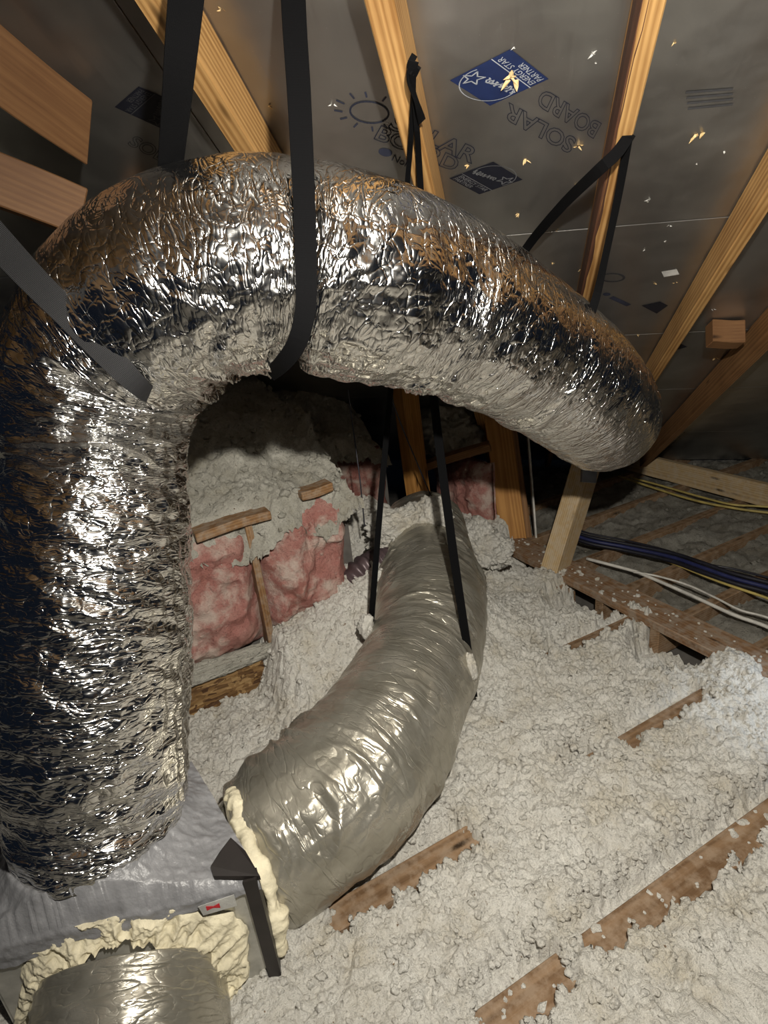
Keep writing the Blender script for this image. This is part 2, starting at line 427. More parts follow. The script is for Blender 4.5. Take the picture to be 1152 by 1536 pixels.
#==STRUCTURE==
UP = np.array([0, 0, 1.0])
RM = Matrix.Identity(4)                     # roof frame: x down the slope, y along the ridge, z up
for i in range(3):
    RM[i][0], RM[i][1], RM[i][2], RM[i][3] = RD[i], RS[i], RN[i], RP[i]
def slab(name, a0, a1, b0, b1, z0, z1, mat, parent=None):
    bm = bmesh.new(); bmesh.ops.create_cube(bm, size=1)
    for v in bm.verts: v.co = Vector((a0 if v.co.x < 0 else a1, b0 if v.co.y < 0 else b1, z0 if v.co.z < 0 else z1))
    bmesh.ops.bevel(bm, geom=bm.edges[:], offset=min(.002, (z1 - z0) * .2), segments=1, affect='EDGES')
    me = bpy.data.meshes.new(name); bm.to_mesh(me); bm.free(); return link(name, me, mat, parent)
ceiling = slab('ceiling', -2.4, 3.75, -3.6, 3.0, .006, .025, M['osb']); tag(ceiling, kind='structure')
ceiling.matrix_world = RM
rows = [-2.4, -.84, .375, 1.185, 1.93, 2.85, 3.75]; panels = {}
colb = {0: [-3.6, -1.5, .95, 3.0], 1: [-3.6, -1.9, .62, 3.0], 2: [-3.6, -1.4, 1.0, 3.0], 3: [-3.6, -1.9, .5, 3.0], 4: [-3.6, -2.4, 0., 3.0], 5: [-3.6, -1.2, 1.2, 3.0]}
for i in range(6):
    for j in range(3):
        p = slab('board_panel', rows[i] + .0022, rows[i + 1] - .0022, colb[i][j] + .0015, colb[i][j + 1] - .0015, 0, .0055, M['roof'], ceiling)
        panels[i, j] = p
def panel_at(px, py):
    v = roof(px, py) - RP; a, b = v.dot(RD), v.dot(RS)
    i = max(k for k in range(6) if rows[k] <= max(a, -2.3)); j = max(k for k in range(3) if colb[i][k] <= b)
    return panels[i, j]
def roofxy(px, py):
    v = roof(px, py) - RP; return np.array([v.dot(RD), v.dot(RS)])
# drywall below the joists
me = mesh_np('floor', [(-3, -3, -.16), (7, -3, -.16), (7, 6, -.16), (-3, 6, -.16)], [(0, 1, 2, 3)])
floor = tag(link('floor', me, M['drywall']), kind='structure')
#==RAFTERS==
SGN = 1.0
RG = 'roof rafters'
def rafter(px, py, wd, label, back=1.2, a1=None, ht=.105, mat='rafter', **k):
    q = roof(px, py, -ht) - RP; a, b = q.dot(RD), q.dot(RS)
    p0 = rab(a - back, b, -ht / 2 - .002)
    if a1 is None: a1 = (p0[2] - .12) / -RD[2]
    return bar('rafter', p0, p0 + RD * a1, wd, ht - .001, RN, M[mat], label, 'rafter', None, **k)
rafter(570, 0, .050, 'bright grained pine rafter between the vertical black strap and the blue label')
rafter(982, 0, .038, 'pine rafter with dark bark edge that a thin black strap crosses', ht=.11)
bark_on = bpy.data.objects['rafter.001']; L_ = max(v.co.x for v in bark_on.data.vertices)
bm = bmesh.new(); n_ = 90
for i in range(n_ + 1):
    x_ = L_ * i / n_; k = fbm(x_ * 9, 0, 0, 131) * .006
    for y_, z_ in ((.0185, .03 + k), (.0215, .02), (.022, -.022), (.0195, -.0525), (.0105 + k, -.0555)): bm.verts.new((x_, SGN * y_, z_))
bm.verts.ensure_lookup_table()
for i in range(n_):
    for j in range(4): bm.faces.new([bm.verts[q] for q in (i * 5 + j, i * 5 + 5 + j, i * 5 + 6 + j, i * 5 + 1 + j)])
me = bpy.data.meshes.new('bark_strip'); bm.to_mesh(me); bm.free(); o = link('bark_strip', me, M['bark'], bark_on); o['label'] = 'dark reddish bark strip'
rafter(222, 0, .052, 'pine rafter behind the wide strap at the upper left', a1=2.9)
rafter(1088, 400, .038, 'pine rafter with nail holes running down to the right end of the silver duct', ht=.10, back=2.9)
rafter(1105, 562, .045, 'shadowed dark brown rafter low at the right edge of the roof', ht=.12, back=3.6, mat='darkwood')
for x_, y_ in ((.5, -1.0),):
    bar('added_reflection_post', (x_, y_, -.1), (x_ + .25, y_ - .3, 2.6), .09, .04, (1, 0, 0), M['rafter'], 'unseen pine post added behind the viewer for the foil to reflect', 'post')  # unseen post, added behind the camera to give the foil brown reflections
#==LEFT TIMBERS==
bar('jack_rafter', P(-110, 15, 1.06), P(128, 196, 1.38), .04, .125, R @ np.array([-.67, .74, 0]), M['smoothwood'], 'short jack rafter with plumb cut end at the upper left', 'rafter', cut1=.5)
bar('lookout_block', P(-140, 215, 1.30), P(123, 322, 1.5), .045, .115, R @ np.array([-.4, .9, 0]), M['smoothwood'], 'horizontal brown timber with sawn end above the grey strap at the left', 'beam')
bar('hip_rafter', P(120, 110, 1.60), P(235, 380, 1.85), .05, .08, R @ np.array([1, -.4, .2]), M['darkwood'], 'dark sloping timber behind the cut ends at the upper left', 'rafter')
bar('web_brace', P(172, 185, 1.66), P(212, 330, 1.74), .075, .04, R @ np.array([0, 0, 1]), M['smoothwood'], 'short orange timber behind the top of the silver duct beside the dark label', 'beam')
bar('roof_blocking', roof(1064, 501, -.05), roof(1112, 501, -.05), .07, .09, RN, M['smoothwood'], 'short orange wood block under the roof at far right', 'block')
#==JOISTS==
def jst(x0, x1, yf, label, wd=.1, mat='joist', ht=.14, zt=0.0):
    return bar('ceiling_joist', (x0, yf - wd / 2, zt - ht / 2), (x1, yf - wd / 2, zt - ht / 2), wd, ht, UP, M[mat], label, 'joist')
jst(.15, 2.12, .748, 'longest bare joist in the bottom right corner, crossed by a thin white wire', .092)
jst(.12, 2.12, 1.175, 'joist emerging under the belly of the grey duct and again in pieces to the right', .085)
jst(1.2, 2.12, 1.70, 'short bare joist end flecked with fluff just below the long dusty plank', .08)
jst(1.35, 2.12, 2.16, 'joist stub end under the plank beside the pale leaning post', .06)
for k, (yf, lb) in enumerate([(1.24, 'joist beyond the plank nearest the right edge'), (1.575, 'joist beyond the plank crossed by the white cables'), (1.90, 'third joist beyond the plank, under the black cable bundle'), (2.26, 'joist beyond the plank just right of the pale post foot'), (2.68, 'farthest lit joist beyond the plank below the pale board'), (3.1, 'dim joist at the far right end of the attic under the pale board')]):
    jst(2.05, 6.3, yf, lb, .05)
plank = bar('strongback_plank', (2.13, -.4, .022), (2.13, 3.1, .022), .17, .042, UP, M['plank'], 'long dusty brown plank laid flat across the joists at right', 'plank')
bar('strongback_board', (3.72, .6, .075), (3.72, 3.55, .075), .045, .15, UP, M['post'], 'pale board standing on edge across the far joists', 'board')
#==KNEE WALL==
bar('wall_stud', P(604, 550, 3.35), P(633, 780, 3.62), .13, .08, R @ np.array([.7, .1, -.7]), M['stud'], 'orange stud between the two black strap legs behind the grey duct', 'stud')
bar('wall_stud', P(738, 590, 3.6), P(782, 885, 3.75), .155, .10, R @ np.array([-.1, 0, -1]), M['stud'], 'wide orange stud below the silver duct left of the pale post', 'stud')
bar('wall_stud', P(768, 640, 3.70), P(800, 880, 3.85), .05, .08, R @ np.array([-.1, 0, -1]), M['darkwood'], 'narrow dark stud tucked against the right side of the wide orange stud', 'stud')
bar('drywall_edge', P(792, 655, 3.7), P(805, 828, 3.78), .012, .05, R @ np.array([-.1, 0, -1]), M['cablewhite'], 'thin pale vertical strip right of the wide orange stud', 'strip')
bar('ledger_block', P(640, 698, 3.6), P(735, 668, 3.5), .09, .045, UP, M['darkwood'], 'dark brown crosspiece above the pink batt between the studs', 'beam')
bar('leaning_post', P(829, 868, 3.28), P(903, 610, 3.12), .10, .135, R @ np.array([.68, .1, .72]), M['post'], 'pale leaning wood post under the low end of the silver duct', 'post')
bar('joist_hanger', P(885, 690, 3.03), P(883, 724, 3.03), .08, .02, R @ np.array([.2, 0, -1]), M['steel'], 'small grey metal plate at the top of the pale leaning post', 'bracket', bev=.001)
#==CHASE WALL==
def boxw(name, x0, x1, y0, y1, z0, z1, mat, **k):
    bm = bmesh.new(); bmesh.ops.create_cube(bm, size=1)
    for v in bm.verts: v.co = Vector((x0 if v.co.x < 0 else x1, y0 if v.co.y < 0 else y1, z0 if v.co.z < 0 else z1))
    me = bpy.data.meshes.new(name); bm.to_mesh(me); bm.free(); return tag(link(name, me, mat), **k)
boxw('wall_added_reflector', -.97, -.95, -.6, 2.6, 1.78, 2.9, M['osb'], kind='structure')  # unseen board wall, added at left so roof and duct foil mirror warm brown
boxw('wall_left', -1.6, .93, 2.27, 2.30, -.15, .80, M['drywall'], kind='structure')
boxw('wall_back', .93, 1.5, 2.98, 3.0, -.15, .66, M['drywall'], kind='structure')
def batt(name, x0, x1, z0, z1, y0, dep, mat, label, seed, skew=(0, 0)):
    """puffy batt standing against a wall, its face towards -y"""
    nx, nz = 90, 90
    u = np.linspace(0, 1, nx)[:, None]; v = np.linspace(0, 1, nz)[None, :]
    e = np.minimum(1, 6 * np.minimum(u, 1 - u)) ** .5 * np.minimum(1, 6 * np.minimum(v, 1 - v)) ** .5
    X = x0 + (x1 - x0) * u + skew[0] * v; Zc = z0 + (z1 - z0) * v + skew[1] * u
    d = dep * e * (.8 + .35 * fbm(u * 3, v * 3, seed, seed)) + .012 * e * fbm(u * 14, v * 14, seed, seed + 3) + .012 * ridge(u * 4, v * 4, seed, seed + 9) * e
    X = X + .012 * fbm(u * 9, v * 9, 3.3, seed + 5); Zc = Zc + .014 * fbm(u * 9, v * 9, 9.3, seed + 6)
    front = np.stack([X, y0 - d, Zc], -1).reshape(-1, 3); back = np.stack([X, y0 + 0 * X + .02, Zc], -1).reshape(-1, 3)
    Ff = grid_faces(nx, nz)[:, ::-1]; Fb = grid_faces(nx, nz) + nx * nz
    per = list(range(nz)) + [i * nz + nz - 1 for i in range(1, nx)] + [(nx - 1) * nz + j for j in range(nz - 2, -1, -1)] + [i * nz for i in range(nx - 2, 0, -1)]
    side = [(per[k], per[(k + 1) % len(per)], per[(k + 1) % len(per)] + nx * nz, per[k] + nx * nz) for k in range(len(per))]
    o = link(name, mesh_np(name, np.vstack([front, back]), np.vstack([Ff, Fb, side])), mat)
    return tag(o, label, 'insulation batt')
batt('pink_batt', .0, .465, .20, .76, 2.25, .14, M['pink'], 'pink fiberglass batt right beside the upright silver duct', 3, (.02, .03))
batt('pink_batt', .485, .87, .26, .78, 2.25, .15, M['pink'], 'pink fiberglass batt nearer the wall corner, right of a thin stud', 8, (.02, .04))
batt('pink_batt', .94, 1.46, .10, .72, 2.95, .12, M['pinkdark'], 'darker pink batt in the dark recess left of the grey duct', 5)
o = batt('pink_batt', .0, .60, -.05, .52, 0, .09, M['pink'], 'pink batt between the two orange studs behind the grey duct', 6)
o.matrix_world = Matrix.Translation((2.06, 3.32, 0)) @ Matrix.Rotation(-math.pi / 2, 4, 'Z')
bar('wall_stud', (.475, 2.2, .2), (.475, 2.2, .78), .028, .09, (0, 1, 0), M['brownwood'], 'thin brown stud between the two pink batts of the left wall', 'stud')
bar('plate_block', (.27, 2.17, .79), (.56, 2.17, .80), .10, .035, UP, M['brownwood'], 'bare stub of top plate poking from white fluff above the pink batts', 'block')
bar('plate_block', (.70, 2.19, .83), (.84, 2.19, .835), .08, .035, UP, M['brownwood'], 'small bare wood end in white fluff near the wall corner', 'block')
boxw('rim_board', -.3, .42, 2.14, 2.16, -.14, .20, M['osb'], label='strand board strip below the pink batts beside the upright silver duct', cat='board')
#==INSULATION==
def fluff_mesh(name, X, Y, H, rough, mat, label, nclump, clump_r, dens=None, seed=1, sink=.35, keep=None):
    nx, ny = X.shape
    k = rough
    bil = lambda f, sd: np.abs(vnoise(X * f + .9 * vnoise(X * f * .6, Y * f * .6, 1, sd + 20), Y * f + .9 * vnoise(X * f * .6, Y * f * .6, 5, sd + 21), 3.1, sd))
    H = H + k * (.022 * fbm(X * 5, Y * 5, 1.0, seed) + .024 * (bil(11, seed + 1) - .3) + .012 * bil(24, seed + 2) + .006 * bil(50, seed + 3) + .009 * fbm(X * 48, Y * 48, 3, seed + 7, 2) + .0045 * vnoise(X * 105, Y * 105, 0, seed + 4))
    Xd = X + k * .006 * vnoise(X * 60, Y * 60, 2, seed + 5); Yd = Y + k * .006 * vnoise(X * 60, Y * 60, 7, seed + 6)
    V = [np.stack([Xd, Yd, H], -1).reshape(-1, 3)]; Fq = grid_faces(nx, ny)
    if keep is not None: Fq = Fq[keep.ravel()[Fq].all(1)]
    tris = [np.vstack([Fq[:, [0, 1, 2]], Fq[:, [0, 2, 3]]])]
    if nclump:
        bm = bmesh.new(); bmesh.ops.create_icosphere(bm, subdivisions=2, radius=1)
        sv = np.array([v.co for v in bm.verts]); bm.faces.ensure_lookup_table()
        sf = np.array([[v.index for v in f.verts] for f in bm.faces]); bm.free()
        rng = np.random.default_rng(seed)
        vars_ = [sv * (1 + .75 * fbm(sv[:, 0] * 2.3 + q * 5, sv[:, 1] * 2.3, sv[:, 2] * 2.3, q, 3))[:, None] for q in range(12)]
        pr = (dens if dens is not None else np.ones_like(H)).ravel().astype(float); pr /= pr.sum()
        base = V[0]; idx = rng.choice(len(base), nclump, p=pr); off = len(base)
        for q, i in enumerate(idx):
            a = rng.uniform(0, 6.28); s = clump_r * (.35 + 1.3 * rng.random() ** 2.2)
            c_, s_ = math.cos(a), math.sin(a); vv = vars_[q % 12] * s * np.array([1, rng.uniform(.6, 1), rng.uniform(.55, .9)])
            vv = np.stack([vv[:, 0] * c_ - vv[:, 1] * s_, vv[:, 0] * s_ + vv[:, 1] * c_, vv[:, 2]], 1)
            V.append(vv + base[i] + np.array([0, 0, s * (.5 - sink)])); tris.append(sf + off); off += len(sv)
    o = link(name, mesh_np(name, np.vstack(V), np.vstack(tris)), mat)
    return tag(o, label, 'insulation', None, 'stuff')
xs = np.r_[np.arange(-1.6, -.1, .03), np.arange(-.1, 2.10, .0047)]; ys = np.r_[np.arange(-1.2, .5, .03), np.arange(.5, 2.9, .0047)]
X, Y = np.meshgrid(xs, ys, indexing='ij')
H = .028 + .03 * fbm(X * 1.6, Y * 1.6, 4, 11)
# heaped against the chase wall
wn = .05 * fbm(X * 5, Y * 5, 8, 13)
ramp_ = smooth(1.55, 2.12, Y + wn) * smooth(.36, .52, X + .3 * wn)
H = H + ramp_ * (.27 + .14 * smooth(.5, 1.0, X)) * (1 - smooth(1.1, 1.7, X))
H = H + .10 * smooth(1.75, 2.1, Y) * smooth(.1, -.2, X)
H = H + .03 * smooth(1.5, 2.0, Y) * (X < .5) + .16 * smooth(2.1, 2.9, Y) * smooth(1.0, 1.4, X)
H = H - .17 * np.exp(-((X - 1.07) / .14) ** 2 - ((Y - 2.40) / .17) ** 2)
# fluff sits low in the middle of bays, falls away under the plank
rag = .035 * fbm(X * 22, Y * 22, 5, 17) + .02 * fbm(X * 60, Y * 60, 5, 19)
def bare(x0, x1, yf, wd, far=.35, near=1.0, drop=.075):
    """lower the fluff over a bare joist top; the far edge stays straight, the near edge ragged"""
    mx = smooth(x0 - .01, x0 + .01, X + rag) * (1 - smooth(x1 - .01, x1 + .01, X + rag))
    my = smooth(yf - wd - .012, yf - wd + .012, Y + rag * near) * (1 - smooth(yf + .015, yf + .07, Y + rag * far))
    return mx * my
hollow = np.zeros_like(H)
for (x0, x1, yf, wd, fr) in [(.46, .70, .748, .10, .3), (.76, 2.05, .748, .095, .2), (.25, .74, 1.175, .10, .3), (1.13, 1.18, 1.20, .06, 1.), (1.20, 1.28, 1.19, .07, 1.), (1.38, 1.84, 1.19, .085, .25), (1.50, 1.60, 1.70, .05, 1), (1.60, 2.06, 1.70, .09, .5)]:
    hollow = np.maximum(hollow, bare(x0, x1, yf, wd, fr))
H = H * (1 - hollow) + hollow * -.035
pit = lambda cx_, cy_, rx, ry: np.clip(1.9 - ((X - cx_ + rag) / rx) ** 2 - ((Y - cy_ + rag) / ry) ** 2, 0, 1)
H = H - .17 * np.maximum(pit(2.08, 1.93, .23, .15), np.maximum(pit(2.06, 1.42, .20, .14), .9 * pit(2.08, 2.42, .2, .15)))
H = H - .14 * smooth(1.98, 2.04, X + 1.2 * rag) * (1 - smooth(.9, 1.15, Y))
H = H + .05 * np.exp(-((X - 2.02) / .08) ** 2 - ((Y - 1.10) / .16) ** 2)
dens = np.where((X > -.1) & (Y > .5) & (Y < 2.6), 1.0, 0) * (1 - hollow) * np.where(H < -.05, .0, 1)
dens = dens * (1 + 7 * ((hollow > .02) & (hollow < .55))) + 3 * ((hollow > .06) & (hollow < .6)) + .10 * np.where(hollow > .6, 1, 0)
fl = fluff_mesh('blown_insulation', X, Y, H, 1.0, M['white'], 'white loose fill insulation covering the joists on the right and in front', 7000, .0085, dens, 21)
# on top of the dropped chase
xs = np.arange(-1.0, 1.5, .0075); ys = np.arange(2.08, 3.6, .0075)
X, Y = np.meshgrid(xs, ys, indexing='ij'); rag = .06 * fbm(X * 7, Y * 7, 3, 31) + .02 * fbm(X * 25, Y * 25, 3, 32)
edge = np.where(X + rag < .93, 2.12, 2.86)
ins = Y + rag - edge
H = .72 + .12 * smooth(-.02, .10, ins) + .20 * smooth(.1, .55, ins) + .15 * smooth(.5, 1.3, ins) + .05 * fbm(X * 2, Y * 2, 1, 33)
H = np.where(ins < 0, np.maximum(H - 2.0 * np.minimum(-ins, .03), .70), H) - .09 * np.exp(-((X - .40) / .17) ** 2 - ((Y - 2.13) / .07) ** 2) - .09 * np.exp(-((X - .78) / .06) ** 2 - ((Y - 2.14) / .06) ** 2)
H = H - .25 * smooth(1.2, 1.75, X + rag)
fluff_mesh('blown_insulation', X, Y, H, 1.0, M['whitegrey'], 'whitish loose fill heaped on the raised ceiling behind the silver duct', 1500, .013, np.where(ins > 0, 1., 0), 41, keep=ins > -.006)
# bays beyond the plank
xs = np.arange(2.24, 6.3, .016); ys = np.arange(-.4, 3.9, .016)
X, Y = np.meshgrid(xs, ys, indexing='ij'); rag = .05 * fbm(X * 9, Y * 9, 3, 51)
H = -.075 + .03 * fbm(X * 4, Y * 4, 3, 52) + .03 * smooth(2.5, 3.2, X)
H = H - .05 * np.exp(-((X - 2.25) / .12) ** 2)
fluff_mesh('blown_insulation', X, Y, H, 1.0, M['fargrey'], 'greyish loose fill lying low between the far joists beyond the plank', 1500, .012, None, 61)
def clump(name, c, r, mat, label, seed, sub=5, amp=.35):
    bm = bmesh.new(); bmesh.ops.create_icosphere(bm, subdivisions=sub, radius=1)
    v = np.array([q.co for q in bm.verts]); f = np.array([[q.index for q in g.verts] for g in bm.faces]); bm.free()
    d = 1 + amp * fbm(v[:, 0] * 1.6 + seed, v[:, 1] * 1.6, v[:, 2] * 1.6, seed) + .22 * fbm(v[:, 0] * 5, v[:, 1] * 5, v[:, 2] * 5 + seed, seed, 4) + .09 * ridge(v[:, 0] * 13, v[:, 1] * 13, v[:, 2] * 13, seed)
    V = v * d[:, None] * np.array(r) + np.array(c)
    o = link(name, mesh_np(name, V, f), mat)
    return tag(o, label, 'insulation', None, 'stuff')
clump('insulation_clump', P(612, 792, 2.86), (.20, .12, .105), M['white'], 'thick white tuft of fluff draped over the far end of the grey duct', 71, 6)
clump('insulation_clump', P(650, 778, 2.8), (.085, .09, .10), M['white'], 'rounded white tuft against the right strap leg behind the grey duct', 76, 5)
clump('insulation_clump', P(722, 822, 3.3), (.14, .17, .13), M['white'], 'white heap of fluff right of the far end of the grey duct', 73, 6)
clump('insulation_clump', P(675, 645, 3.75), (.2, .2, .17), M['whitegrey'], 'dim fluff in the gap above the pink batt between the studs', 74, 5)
clump('insulation_clump', (.18, 2.15, .225), (.32, .05, .035), M['whitegrey'], 'ledge of fluff on the strand board strip below the pink batts', 75, 6)
clump('insulation_clump', P(705, 1002, 2.06), (.022, .022, .05), M['white'], 'small white tuft caught on the right strap leg end at the grey duct', 77, 4, .5)
clump('insulation_clump', P(549, 940, 2.24), (.028, .028, .05), M['white'], 'small white tuft caught where the left strap leg meets the grey duct', 78, 4, .5)
bm = bmesh.new()
for k in range(130):
    if k < 95: c_ = Vector((2.13 + random.uniform(-.08, .08), random.uniform(.7, 2.9), .045))
    else: c_ = Vector((random.uniform(.4, 1.7), .70 + random.uniform(-.03, .035), .002))
    q_ = random.choice((.003, .004, .005, .009))
    r_ = bmesh.ops.create_icosphere(bm, subdivisions=1, radius=1)
    for v in r_['verts']:
        m_ = random.uniform(.6, 1.5) * q_; v.co = Vector((v.co.x * m_ * 1.5, v.co.y * m_ * 1.5, v.co.z * m_)) + c_
me = bpy.data.meshes.new('insulation_flecks'); bm.to_mesh(me); bm.free()
tag(link('insulation_flecks', me, M['white']), 'white flecks of fluff strewn over the dusty plank and the longest joist', 'insulation', None, 'stuff')
#==DUCTS==
def arch_disp(S, a, b, inner, rdir, c3, s):
    face = np.clip(-(rdir * (c3 - C)[:, None, :]).sum(-1) / np.linalg.norm(c3 - C, axis=1)[:, None], -1, 1)
    up = rdir[..., 2]
    w_in = smooth(.05, .7, inner)
    sc_ = np.array(s)
    # top of the arch is drawn smooth, the rest is crumpled
    calm = smooth(.25, .8, up) * smooth(.9, 1.2, S)
    amp = 1 - .8 * calm
    amp = amp * (1 - .45 * smooth(2.0, 2.4, S))
    cz = lambda x, y, z, sd, p: np.maximum(0, 1 - np.abs(vnoise(x, y, z, sd))) ** p
    wob = .5 * fbm(S * 4, a * 6, b * 6, 3)
    m1 = .35 + .65 * smooth(-.25, .35, fbm(S * 5, a * 5, b * 5, 4))
    dr = amp * m1 * (.0055 * cz(S * 19 + wob * 3 + a * 4, a * 4, b * 4, 5, 4) + .004 * cz(S * 33 + wob * 4 - a * 5, a * 6, b * 6, 6, 4) + .0042 * cz(S * 14 + a * 5, a * 13, b * 13 + S * 5, 7, 4) + .0025 * cz(S * 30, a * 27, b * 27, 8, 3))
    dr = dr + amp * .0028 * vnoise(S * 26, a * 16, b * 16, 15) + .008 * vnoise(S * 3.3, a * 3.3, b * 3.3, 9)
    dr = dr + amp * (.075 * crumple(S, a, b, .05, 6, 201, 1.6) + .05 * crumple(S, a, b, .028, 6, 203, 1.8) + .03 * crumple(S, a, b, .014, 5, 205, 1.3))
    w_in = smooth(.03, .35, inner)
    dr = dr + w_in * (.028 * cz(S * 15 + wob * 2, a * 2.5, b * 2.5, 10, 3) + .012 * cz(S * 29 + wob * 4, a * 6, b * 6, 12, 3) - .014)
    def near(px, py, d): return s[np.argmin(np.linalg.norm(c3 - P(px, py, d), axis=1))]
    s1 = near(168, 520, 1.32)
    dr = dr - (.006 + .055 * smooth(0, .8, inner)) * np.exp(-((S - s1 + .0) / .028) ** 2) + .030 * smooth(0, .6, inner) * np.exp(-((S - s1 + .085) / .035) ** 2)
    s2 = near(440, 404, 1.27); dr = dr - (.004 + .022 * smooth(0, .5, inner)) * np.exp(-((S - s2) / .025) ** 2)
    s3 = near(790, 535, 1.7); dr = dr - (.008 * smooth(-.2, .5, -up) + .006) * np.exp(-((S - s3) / .018) ** 2)
    return dr, .006 * amp * vnoise(S * 12, a * 12, b * 12, 14)
arch = bpy.data.objects.new('flex_duct', None); COL.objects.link(arch); arch.location = (0, 0, 0)
tag(arch, 'large shiny crinkled silver flex duct rising from the box and arching to the right', 'duct')
ARCH = [(150, 1262, 1.47, .185), (148, 1200, 1.46, .205), (143, 1100, 1.42, .212), (140, 950, 1.40, .214), (142, 800, 1.40, .205), (147, 690, 1.40, .198), (148, 600, 1.37, .205), (168, 515, 1.32, .207), (245, 445, 1.25, .204), (345, 410, 1.24, .203), (440, 404, 1.27, .206), (545, 426, 1.32, .212), (641, 452, 1.44, .208), (729, 495, 1.57, .205), (800, 532, 1.74, .205), (857, 580, 1.92, .205), (893, 612, 2.12, .205), (905, 626, 2.35, .205), (905, 627, 2.7, .2), (900, 625, 3.0, .2)]
tube('foil_jacket', ARCH, M['foil'], 900, 400, arch_disp, arch)
def grey_disp(S, a, b, inner, rdir, c3, s):
    wob = .4 * fbm(S * 4, a * 5, b * 5, 23)
    up = rdir[..., 2]
    rings = .5 + .5 * np.cos(2 * math.pi * (S + .012 * fbm(S * 3, a * 6, b * 6, 24)) / .098)
    cz = lambda x, y, z, sd, p: np.maximum(0, 1 - np.abs(vnoise(x, y, z, sd))) ** p
    m1 = .25 + .75 * smooth(-.2, .4, fbm(S * 5, a * 5, b * 5, 30))
    dr = .004 * rings + m1 * 1.35 * (.008 * cz(S * 14 + wob * 2 + a * 7, a * 3, b * 3, 25, 4) + .0055 * cz(S * 24 + a * 11 + wob * 3, a * 5, b * 5, 26, 4) + .002 * cz(S * 20, a * 22, b * 22, 27, 4))
    dr = dr + m1 * (.075 * crumple(S, a, b, .06, 5, 211, 2.2) + .05 * crumple(S, a, b, .025, 5, 213, 1.8))
    dr = dr * (1 - .45 * smooth(.75, .95, up)) + .008 * vnoise(S * 4, a * 4, b * 4, 28)
    return dr + .013 * smooth(.1, .7, inner) * ridge(S * 16 + wob * 2, a * 3, b * 3, 29)
grey = bpy.data.objects.new('flex_duct', None); COL.objects.link(grey)
tag(grey, 'dull grey flex duct lying on the insulation and curving away behind the box', 'duct')
tube('film_jacket', [(365, 1302, 1.68, .17), (400, 1280, 1.70, .2), (452, 1235, 1.72, .215), (515, 1180, 1.77, .22), (583, 1088, 1.95, .222), (632, 985, 2.25, .218), (645, 900, 2.52, .22), (640, 822, 3.0, .21), (634, 790, 3.3, .2)], M['greyfoil'], 560, 300, grey_disp, grey)
#==PLENUM==
pl = bpy.data.objects.new('plenum_box', None); COL.objects.link(pl)
tag(pl, 'foil faced duct board box sealed with grey mastic at the lower left', 'duct box')
fr = np.array([.085, 1.055]); dl = nrm((-.53, .17)); db = nrm((-.05, .36)); WB, DB, ZT = .60, .42, .37; nf2 = np.array([-dl[1], dl[0]]); nf2 = nf2 if nf2[1] < 0 else -nf2
def bx(u, v, z): q = fr + dl * u + db * v; return (q[0], q[1], z)
bm = bmesh.new()
vs = [bm.verts.new(bx(u, v, z)) for z in (-.12, ZT) for u, v in ((0, 0), (WB, 0), (WB, DB), (0, DB))]
for f in ((0, 1, 5, 4), (1, 2, 6, 5), (2, 3, 7, 6), (3, 0, 4, 7), (4, 5, 6, 7), (3, 2, 1, 0)): bm.faces.new([vs[i] for i in f])
bmesh.ops.recalc_face_normals(bm, faces=bm.faces[:])
bmesh.ops.bevel(bm, geom=bm.edges[:], offset=.008, segments=2, affect='EDGES')
me = bpy.data.meshes.new('box_shell'); bm.to_mesh(me); bm.free(); link('box_shell', me, M['boxfoil'], pl)
# mastic smeared over the top and the upper front
nu, nv = 150, 130
u = np.linspace(-.012, WB + .02, nu)[:, None] + 0 * np.zeros((1, nv)); t_ = np.linspace(0, 1, nv)[None, :] + 0 * u
low = .045 + .02 * fbm(u * 7, 0, 0, 91, 4) + .02 * smooth(.3, .5, u) - .028 * smooth(.10, .0, u)
Ls = DB + low; d = t_ * Ls
vv = np.maximum(DB - d, -.012); zz = np.where(d > DB, ZT - (d - DB), ZT)
bc = P(150, 1262, 1.47)                                   # cone of mastic around the duct base
q = fr[:, None, None] + dl[:, None, None] * u + db[:, None, None] * vv
rr_ = np.hypot(q[0] - bc[0], q[1] - bc[1])
hgt = .012 + .004 * fbm(u * 30, d * 30, 0, 92) + .003 * ridge(u * 9 + d * 12, d * 25, 0, 93) + .003 * fbm(u * 90, d * 90, 0, 94) + .075 * np.exp(-np.maximum(rr_ - .185, 0) / .055) * (d < DB + .0)
hgt = np.minimum(hgt, .09)
top = np.stack([q[0] + np.where(d > DB, nf2[0] * hgt * .8, 0), q[1] + np.where(d > DB, nf2[1] * hgt * .8, 0), zz + np.where(d > DB, 0, hgt)], -1)
link('mastic', mesh_np('mastic', top.reshape(-1, 3), grid_faces(nu, nv)), M['mastic'], pl)
# black angle strip on the front right corner
def poly_strip(name, pts, wd, th, mat, parent, n):
    o = ribbon(name, pts, wd, mat, th, parent, True, n); return o
e0, e1 = np.array(bx(-.004, .02, ZT + .012)), np.array(bx(-.006, -.004, -.13))
nf = np.r_[nf2, 0]; nr = -np.r_[dl, 0]
me_b = bmesh.new()
def lpiece(p, q_, w1, w2):
    t3 = .006
    prof = [(0, 0), (-w1, 0), (-w1, -t3), (t3 * -1, -t3), (-t3, -w2), (0, -w2)]
    rings = []
    for c_ in (p, q_):
        rings.append([me_b.verts.new(c_ + -nr * -a_ * 1 + nf * 0 + nf * (b_ + .006) + nr * .006) if False else me_b.verts.new(c_ + nr * (a_ + .006) + nf * (b_ + .006)) for a_, b_ in prof])
    k = len(prof)
    for i in range(k): me_b.faces.new((rings[0][i], rings[0][(i + 1) % k], rings[1][(i + 1) % k], rings[1][i]))
    me_b.faces.new(rings[0][::-1]); me_b.faces.new(rings[1])
